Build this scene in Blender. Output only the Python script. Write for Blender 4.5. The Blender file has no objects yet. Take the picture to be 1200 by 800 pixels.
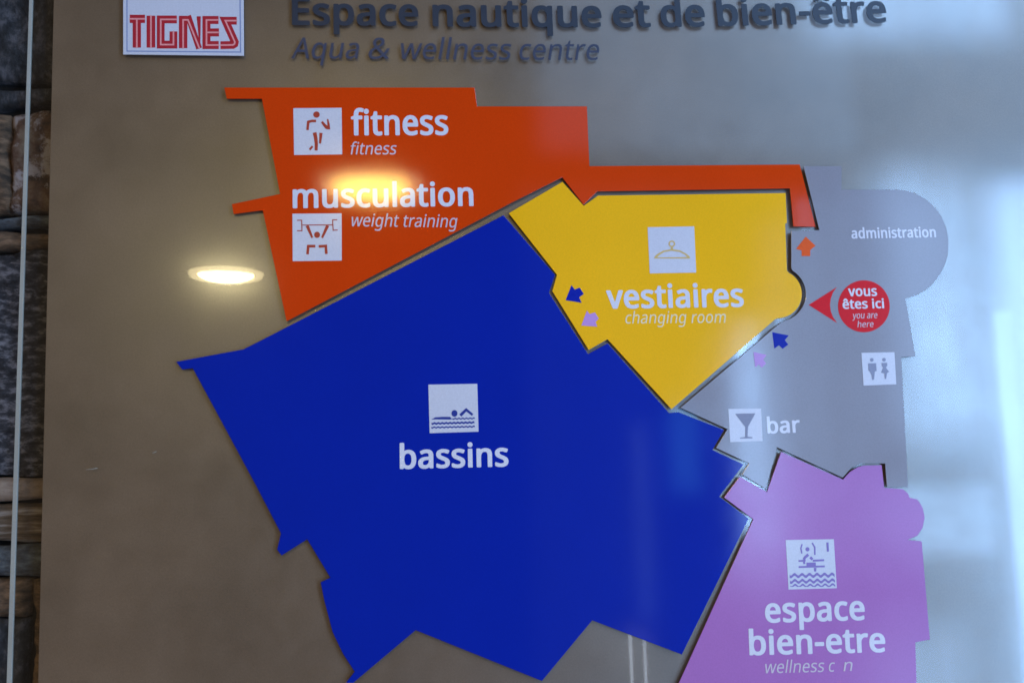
import bpy, bmesh, math, random, json
from mathutils import Vector, Matrix, noise
random.seed(11)
SC = bpy.context.scene
COL = SC.collection

# ---------------------------------------------------------------- camera
FPX = 1100.0                                   # focal length in pixels of a 1200 px wide picture
CAM = Vector((0.0, -1.10, 1.60))
YAW, PITCH, ROLL = math.radians(5.0), math.radians(7.4), math.radians(1.4)
FWD = Vector((math.sin(YAW)*math.cos(PITCH), math.cos(YAW)*math.cos(PITCH), math.sin(PITCH)))
_r = FWD.cross(Vector((0, 0, 1))).normalized()
_u = _r.cross(FWD).normalized()
RIGHT = _r*math.cos(ROLL) - _u*math.sin(ROLL)
UP = _u*math.cos(ROLL) + _r*math.sin(ROLL)
cam_data = bpy.data.cameras.new('camera')
cam_data.lens = 36.0*FPX/1200.0
cam_data.sensor_width = 36.0
cam_data.clip_start = 0.01
cam_data.clip_end = 100.0
cam = bpy.data.objects.new('camera', cam_data)
COL.objects.link(cam)
M3 = Matrix((RIGHT, UP, -FWD)).transposed()
cam.matrix_world = Matrix.Translation(CAM) @ M3.to_4x4()
SC.camera = cam

def ray(px, py):
    return (FWD*FPX + RIGHT*(px-600.0) - UP*(py-400.0)).normalized()

def P(px, py, y=-0.005):
    """Where the line of sight through a traced point meets the vertical plane at depth y."""
    d = ray(px, py)
    t = (y-CAM.y)/d.y
    return CAM + d*t

GLASS_Y = -0.005
def mirrored(px, py, ywall=None, zceil=None):
    """Place in the room that the sign reflects towards the camera at this point."""
    d = ray(px, py)
    q = CAM + d*((GLASS_Y-CAM.y)/d.y)
    r = Vector((d.x, -d.y, d.z))
    t = (ywall-q.y)/r.y if ywall is not None else (zceil-q.z)/r.z
    return q + r*t

# ---------------------------------------------------------------- world, light, exposure
world = bpy.data.worlds.new('World')
SC.world = world
world.use_nodes = True
wbg = world.node_tree.nodes['Background']
wbg.inputs['Color'].default_value = (1.0, 0.74, 0.52, 1)
wbg.inputs['Strength'].default_value = 0.16

def daylight(name, x0, x1, y0, y1, L, color, ywall=-4.0, soft=0):
    """Area lamp behind the camera, for window panes and for added streaks and fill, L = radiance."""
    a = mirrored(x0, y0, ywall); b = mirrored(x1, y0, ywall); c = mirrored(x0, y1, ywall)
    d = mirrored(x1, y1, ywall)
    cen = (a+b+c+d)/4
    sx = (b-a).length; sy = (c-a).length
    li = bpy.data.lights.new(name, 'AREA')
    li.shape = 'RECTANGLE'; li.size = sx; li.size_y = sy
    li.energy = L*math.pi*sx*sy
    li.color = color
    o = bpy.data.objects.new(name, li)
    o.location = cen
    o.rotation_euler = (math.radians(90), 0, 0)      # shines towards +y, onto the sign
    COL.objects.link(o)
    if soft:                                         # lamp edges fade out, added to soften their reflections
        li.use_nodes = True
        nt = li.node_tree; N, K = nt.nodes, nt.links
        em = next(n for n in N if n.type == 'EMISSION')
        g = N.new('ShaderNodeNewGeometry'); sp = N.new('ShaderNodeSeparateXYZ')
        K.new(g.outputs['Parametric'], sp.inputs[0])
        prod = None
        for ax, s in (('X', soft/(x1-x0)), ('Y', soft/(y1-y0))):
            for flip in (False, True):
                mr = N.new('ShaderNodeMapRange'); mr.interpolation_type = 'SMOOTHSTEP'
                mr.inputs['From Min'].default_value = 1.0 if flip else 0.0
                mr.inputs['From Max'].default_value = 1.0-s if flip else s
                K.new(sp.outputs[ax], mr.inputs['Value'])
                if prod is None: prod = mr.outputs['Result']
                else:
                    mu = N.new('ShaderNodeMath'); mu.operation = 'MULTIPLY'
                    K.new(prod, mu.inputs[0]); K.new(mr.outputs['Result'], mu.inputs[1]); prod = mu.outputs[0]
        nz = N.new('ShaderNodeTexNoise'); nz.inputs['Scale'].default_value = 4.0; nz.inputs['Detail'].default_value = 3
        K.new(g.outputs['Parametric'], nz.inputs['Vector'])
        m2 = N.new('ShaderNodeMapRange'); m2.inputs['From Min'].default_value = 0.3; m2.inputs['From Max'].default_value = 0.7
        m2.inputs['To Min'].default_value = 0.72; m2.inputs['To Max'].default_value = 1.25
        K.new(nz.outputs['Fac'], m2.inputs['Value'])
        mu = N.new('ShaderNodeMath'); mu.operation = 'MULTIPLY'
        K.new(prod, mu.inputs[0]); K.new(m2.outputs['Result'], mu.inputs[1])
        K.new(mu.outputs[0], em.inputs['Strength'])
    return o

SKYB = (0.345, 0.59, 1.0)
for i, (x0, x1, y0, y1, L, soft) in enumerate((
        (905, 1180, -520, 78, 7.0, 60), (1000, 1180, 165, 560, 8.3, 80), (1010, 1180, 555, 665, 5.5, 30), (1000, 1180, 700, 1300, 4.5, 70),
        (1184, 1500, -520, 70, 9.5, 30), (1184, 1500, 185, 1300, 13.0, 55),
        (862, 902, 372, 680, 25.0, 14), (1184, 1216, 360, 1000, 8.0, 14), (742, 766, 490, 730, 2.5, 10),  # narrow strips added to give streak reflections and the bright right edge
        (910, 926, 260, 640, 8.0, 6), (944, 968, 230, 640, 5.0, 9), (990, 1004, 230, 640, 6.0, 5), (618, 985, -520, 200, 1.1, 30), (622, 985, 200, 1300, 0.32, 30))):  # further streak strips; last two are added dim blue fill, not window panes
    daylight('window_and_added_light', x0, x1, y0, y1, L, SKYB, ywall=-3.70-0.03*i, soft=soft)
daylight('window_and_added_light', 782, 823, 472, 582, 5.0, (0.08, 0.42, 1.0), ywall=-3.6, soft=11)  # added blue-tinted lamp for the streak on the blue plate
for x0, x1 in ((741.5, 745), (758, 761.5)):
    daylight('window_and_added_light', x0, x1, 735, 1000, 6.0, (0.8, 0.88, 1.0), ywall=-3.6)  # thin strips added for the two pale lines mirrored below the blue plate

SC.view_settings.view_transform = 'Standard'
SC.view_settings.look = 'None'
SC.view_settings.exposure = 0.22
SC.view_settings.gamma = 1.0
SC.view_settings.use_curve_mapping = False
SC.render.engine = 'CYCLES'
SC.cycles.use_denoising = True
SC.cycles.max_bounces = 8
SC.cycles.transparent_max_bounces = 12
SC.cycles.filter_width = 1.6
SC.cycles.caustics_reflective = False
SC.cycles.caustics_refractive = False

# ---------------------------------------------------------------- materials
def new_mat(name):
    m = bpy.data.materials.new(name); m.use_nodes = True
    nt = m.node_tree
    return m, nt, nt.nodes['Principled BSDF'], nt.nodes, nt.links

def coords(nt, scale=(1, 1, 1)):
    tc = nt.nodes.new('ShaderNodeTexCoord'); mp = nt.nodes.new('ShaderNodeMapping')
    mp.inputs['Scale'].default_value = scale
    g = nt.nodes.new('ShaderNodeNewGeometry')
    nt.links.new(g.outputs['Position'], mp.inputs['Vector'])
    return mp.outputs['Vector']

def noise_node(nt, vec, scale, detail=4, rough=0.5):
    n = nt.nodes.new('ShaderNodeTexNoise')
    n.inputs['Scale'].default_value = scale; n.inputs['Detail'].default_value = detail
    n.inputs['Roughness'].default_value = rough
    nt.links.new(vec, n.inputs['Vector'])
    return n.outputs['Fac']

def ramp(nt, fac, stops):
    r = nt.nodes.new('ShaderNodeValToRGB')
    el = r.color_ramp.elements
    while len(el) < len(stops): el.new(0.5)
    for e, (p, c) in zip(el, stops):
        e.position = p; e.color = (c[0], c[1], c[2], 1) if hasattr(c, '__len__') else (c, c, c, 1)
    nt.links.new(fac, r.inputs['Fac'])
    return r.outputs['Color']

def mul(c, k): return tuple(min(1.0, v*k) for v in c)

def satin(name, base, rough=0.3, spec=0.5, var=0.08, coat=0.0, coat_rough=0.1, bump=0.03, wave=0.03, metallic=0.0, grain=0.16):
    m, nt, b, N, L = new_mat(name)
    vec = coords(nt)
    n1 = noise_node(nt, vec, 7.0, 5, 0.6)
    col = ramp(nt, n1, [(0.3, mul(base, 1-var)), (0.7, mul(base, 1+var))])
    ng = noise_node(nt, vec, 480.0, 3, 0.85)
    gm = ramp(nt, ng, [(0.25, 1-grain), (0.75, 1.0)])
    mxg = N.new('ShaderNodeMix'); mxg.data_type = 'RGBA'; mxg.blend_type = 'MULTIPLY'
    mxg.inputs['Factor'].default_value = 1.0
    L.new(col, mxg.inputs['A']); L.new(gm, mxg.inputs['B'])
    L.new(mxg.outputs['Result'], b.inputs['Base Color'])
    n2 = noise_node(nt, vec, 28.0, 4, 0.6)
    L.new(ramp(nt, n2, [(0.3, rough*0.88), (0.7, rough*1.12)]), b.inputs['Roughness'])
    b.inputs['Specular IOR Level'].default_value = spec
    b.inputs['Coat Weight'].default_value = coat
    b.inputs['Coat Roughness'].default_value = coat_rough
    b.inputs['Metallic'].default_value = metallic
    n3 = noise_node(nt, vec, 1400.0, 2, 0.6)
    bp = N.new('ShaderNodeBump'); bp.inputs['Strength'].default_value = bump
    bp.inputs['Distance'].default_value = 0.0002
    L.new(n3, bp.inputs['Height'])
    if wave:
        n4 = noise_node(nt, vec, 9.0, 2, 0.4)
        b2 = N.new('ShaderNodeBump'); b2.inputs['Strength'].default_value = wave
        b2.inputs['Distance'].default_value = 0.004
        L.new(n4, b2.inputs['Height']); L.new(b2.outputs['Normal'], bp.inputs['Normal'])
    L.new(bp.outputs['Normal'], b.inputs['Normal'])
    return m

M = {}
M['metal'] = satin('satin_metal', (0.165, 0.100, 0.064), 0.34, 0.85, 0.22, coat=0.9, coat_rough=0.13, bump=0.12, wave=0.18, grain=0.45)
M['metal'].node_tree.nodes['Principled BSDF'].inputs['IOR'].default_value = 1.62
M['orange'] = satin('orange_vinyl', (0.66, 0.045, 0.001), 0.07, 0.34, 0.03)
M['yellow'] = satin('yellow_vinyl', (0.93, 0.47, 0.008), 0.11, 0.2, 0.03)
M['blue'] = satin('blue_vinyl', (0.0, 0.016, 0.31), 0.08, 0.2, 0.03)
M['grey'] = satin('grey_vinyl', (0.255, 0.248, 0.285), 0.11, 0.4, 0.03)
M['purple'] = satin('mauve_vinyl', (0.39, 0.145, 0.42), 0.16, 0.4, 0.03)
M['red'] = satin('red_vinyl', (0.66, 0.003, 0.010), 0.3, 0.12, 0.03)
M['white'] = satin('white_vinyl', (0.60, 0.60, 0.67), 0.2, 0.35, 0.02)
M['white_print'] = satin('white_print', (0.68, 0.67, 0.74), 0.1, 0.34, 0.02)
M['soft_print'] = satin('soft_white_print', (0.60, 0.52, 0.58), 0.1, 0.34, 0.02)
M['yellow_print'] = satin('cream_print', (0.80, 0.68, 0.42), 0.4, 0.3, 0.02)
M['plate_border'] = satin('blue_grey_line', (0.22, 0.27, 0.46), 0.4, 0.3, 0.02)
M['logo_red'] = satin('logo_red', (0.44, 0.014, 0.030), 0.4, 0.3, 0.04)
M['logo_pink'] = satin('logo_pink', (0.80, 0.30, 0.30), 0.4, 0.3, 0.04)
M['title'] = satin('slate_blue_letter', (0.019, 0.029, 0.048), 0.4, 0.35, 0.05)
M['subtitle'] = satin('thin_slate_blue_letter', (0.035, 0.045, 0.085), 0.4, 0.35, 0.05)
M['orange_symbol'] = satin('orange_symbol', (0.40, 0.035, 0.020), 0.4, 0.3, 0.04)
M['blue_symbol'] = satin('blue_symbol', (0.010, 0.030, 0.25), 0.4, 0.3, 0.04)
M['yellow_symbol'] = satin('yellow_symbol', (0.62, 0.42, 0.14), 0.4, 0.3, 0.04)
M['purple_symbol'] = satin('mauve_symbol', (0.22, 0.15, 0.42), 0.4, 0.3, 0.04)
M['grey_symbol'] = satin('grey_symbol', (0.24, 0.25, 0.34), 0.4, 0.3, 0.04)
M['orange_arrow'] = satin('orange_arrow_vinyl', (0.78, 0.10, 0.012), 0.3, 0.12, 0.03)
M['pink_arrow'] = satin('pale_mauve_vinyl', (0.50, 0.26, 0.60), 0.35, 0.4, 0.03)
M['blue_arrow'] = satin('blue_arrow_vinyl', (0.002, 0.015, 0.32), 0.3, 0.12, 0.03)
M['glass_edge'] = satin('polished_glass_edge', (0.34, 0.345, 0.31), 0.25, 0.6, 0.12)
M['trim'] = satin('white_enamel_trim', (0.7, 0.68, 0.62), 0.3, 0.5, 0.02)

def glass_mat():
    m = bpy.data.materials.new('clear_glass'); m.use_nodes = True
    nt = m.node_tree; N, L = nt.nodes, nt.links
    N.clear()
    out = N.new('ShaderNodeOutputMaterial')
    tr = N.new('ShaderNodeBsdfTransparent'); tr.inputs['Color'].default_value = (0.97, 0.985, 0.98, 1)
    gl = N.new('ShaderNodeBsdfGlossy'); gl.inputs['Roughness'].default_value = 0.035
    sm = noise_node(nt, coords(nt), 11.0, 6, 0.65)
    L.new(ramp(nt, sm, [(0.35, 0.017), (0.7, 0.030)]), gl.inputs['Roughness'])
    fr = N.new('ShaderNodeFresnel'); fr.inputs['IOR'].default_value = 1.5
    g = N.new('ShaderNodeNewGeometry')
    inv = N.new('ShaderNodeMath'); inv.operation = 'SUBTRACT'; inv.inputs[0].default_value = 1.0
    L.new(g.outputs['Backfacing'], inv.inputs[1])
    mu = N.new('ShaderNodeMath'); mu.operation = 'MULTIPLY'
    L.new(fr.outputs[0], mu.inputs[0]); L.new(inv.outputs[0], mu.inputs[1])
    mx = N.new('ShaderNodeMixShader')
    L.new(mu.outputs[0], mx.inputs[0]); L.new(tr.outputs[0], mx.inputs[1]); L.new(gl.outputs[0], mx.inputs[2])
    L.new(mx.outputs[0], out.inputs['Surface'])
    return m
M['glass'] = glass_mat()

def emission_mat(name, col, s):
    m = bpy.data.materials.new(name); m.use_nodes = True
    b = m.node_tree.nodes['Principled BSDF']
    b.inputs['Base Color'].default_value = (0.8, 0.8, 0.8, 1)
    b.inputs['Emission Color'].default_value = (*col, 1); b.inputs['Emission Strength'].default_value = s
    return m

def stone_mat(name, dark, mid, light, scale=(1, 1, 1), spots=None, amount=0.6, s1=16.0):
    m, nt, b, N, L = new_mat(name)
    vec = coords(nt, scale)
    n1 = noise_node(nt, vec, s1, 8, 0.68)
    c = ramp(nt, n1, [(0.36, dark), (0.5, mid), (0.64, light)])
    if spots:
        n2 = noise_node(nt, vec, 24.0, 8, 0.7)
        f = ramp(nt, n2, [(amount, 0.0), (amount+0.07, 1.0)])
        mx = N.new('ShaderNodeMix'); mx.data_type = 'RGBA'
        L.new(f, mx.inputs['Factor']); L.new(c, mx.inputs['A']); mx.inputs['B'].default_value = (*spots, 1)
        c = mx.outputs['Result']
    L.new(c, b.inputs['Base Color'])
    b.inputs['Roughness'].default_value = 0.75
    n3 = noise_node(nt, vec, 85.0, 10, 0.78)
    bp = N.new('ShaderNodeBump'); bp.inputs['Strength'].default_value = 1.0; bp.inputs['Distance'].default_value = 0.007
    L.new(n3, bp.inputs['Height']); L.new(bp.outputs['Normal'], b.inputs['Normal'])
    return m
M['slate'] = stone_mat('dark_slate', (0.009, 0.009, 0.013), (0.049, 0.048, 0.058), (0.266, 0.251, 0.277), (1, 1, 2.2), s1=55.0)
M['black_slate'] = stone_mat('black_slate', (0.012, 0.013, 0.016), (0.040, 0.043, 0.050), (0.137, 0.130, 0.144), (1.6, 1, 1), s1=45.0)
M['rust'] = stone_mat('rusty_brown_stone', (0.046, 0.033, 0.028), (0.149, 0.081, 0.052), (0.252, 0.184, 0.130), (1, 1, 1), (0.481, 0.432, 0.442), 0.53, 40.0)
M['blue_grey'] = stone_mat('blue_grey_stone', (0.046, 0.047, 0.054), (0.103, 0.114, 0.130), (0.195, 0.227, 0.249), (1, 1, 2.5), s1=50.0)
M['brown'] = stone_mat('brown_stone', (0.058, 0.041, 0.028), (0.172, 0.108, 0.065), (0.343, 0.216, 0.130), (1, 1, 3.0), s1=40.0)
M['pale'] = stone_mat('pale_pinkish_stone', (0.206, 0.151, 0.114), (0.378, 0.281, 0.219), (0.481, 0.367, 0.289), (1, 1, 2.5), s1=30.0)
M['banded'] = stone_mat('brown_stone_light_band', (0.081, 0.054, 0.035), (0.206, 0.141, 0.089), (0.509, 0.432, 0.378), (0.5, 1, 6.0), s1=30.0)
M['mortar'] = stone_mat('dark_recessed_mortar', (0.006, 0.006, 0.007), (0.010, 0.010, 0.011), (0.02, 0.02, 0.02))

# ---------------------------------------------------------------- builders
def link(o, parent=None):
    COL.objects.link(o)
    if parent is not None: o.parent = parent
    return o

def smooth_none(me): pass

def mesh_from_loops(name, loops, y0, y1, mat, bevel=0.0):
    """loops: closed outlines as (x, z) points in the sign's plane; a slab from depth y0 (back) to y1 (front)."""
    cu = bpy.data.curves.new(name, 'CURVE')
    cu.dimensions = '2D'; cu.fill_mode = 'BOTH'
    half = abs(y1-y0)/2
    cu.bevel_depth = bevel; cu.bevel_resolution = 1
    cu.extrude = half-bevel
    ox = sum(p[0] for p in loops[0])/len(loops[0]); oz = sum(p[1] for p in loops[0])/len(loops[0])
    for lp in loops:
        sp = cu.splines.new('POLY'); sp.points.add(len(lp)-1)
        for q, p in zip(sp.points, lp): q.co = (p[0]-ox, p[1]-oz, 0, 1)
        sp.use_cyclic_u = True
    tmp = bpy.data.objects.new(name, cu); COL.objects.link(tmp)
    dg = bpy.context.evaluated_depsgraph_get()
    me = bpy.data.meshes.new_from_object(tmp.evaluated_get(dg))
    bpy.data.objects.remove(tmp); bpy.data.curves.remove(cu)
    me.name = name
    for v in me.vertices:
        x, y, z = v.co
        v.co = (x, -z, y)
    me.materials.clear(); me.materials.append(M[mat] if isinstance(mat, str) else mat)
    for p in me.polygons: p.use_smooth = False
    me.update()
    return me, Vector((ox, (y0+y1)/2, oz))

SIGN_O = Vector((0, 0, 0))
def shape(name, loops, y0, y1, mat, parent, bevel=0.0, px=True, label=None):
    if px: loops = [[(lambda w: (w.x, w.z))(P(x, y, y1)) for x, y in lp] for lp in loops]
    me, org = mesh_from_loops(name, loops, y0, y1, mat, bevel)
    o = bpy.data.objects.new(name, me)
    link(o, parent)
    off = org
    pp = parent
    while pp is not None:
        off = off - pp.location; pp = pp.parent
    o.location = off
    if label: o['label'] = label
    return o

def circle(cx, cy, rx, ry=None, n=40, a0=0, a1=360):
    ry = rx if ry is None else ry
    full = abs(a1-a0) >= 360
    m = n if full else n+1
    return [(cx+rx*math.cos(math.radians(a0+(a1-a0)*i/n)), cy+ry*math.sin(math.radians(a0+(a1-a0)*i/n))) for i in range(m)]

def stroke(pts, hw, hw2=None, closed=False):
    """Outline of a line of half-width hw (tapering to hw2) with mitred corners."""
    hw2 = hw if hw2 is None else hw2
    n = len(pts); Lp, Rp = [], []
    for i, p in enumerate(pts):
        p = Vector(p)
        w = hw+(hw2-hw)*i/max(1, n-1)
        if i > 0: d0 = (p-Vector(pts[i-1])).normalized()
        if i < n-1: d1 = (Vector(pts[i+1])-p).normalized()
        if i == 0: d0 = d1
        if i == n-1: d1 = d0
        n0 = Vector((-d0.y, d0.x)); n1 = Vector((-d1.y, d1.x))
        mm = (n0+n1).normalized(); k = min(2.5, 1/max(0.3, mm.dot(n1)))
        Lp.append(tuple(p+mm*w*k)); Rp.append(tuple(p-mm*w*k))
    return Lp+Rp[::-1]

def zoomed(x0, y0, s):
    """map outlines traced on an enlargement back to picture points"""
    def f(pts): return [(x0+x/s, y0+y/s) for x, y in pts]
    return f

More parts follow.
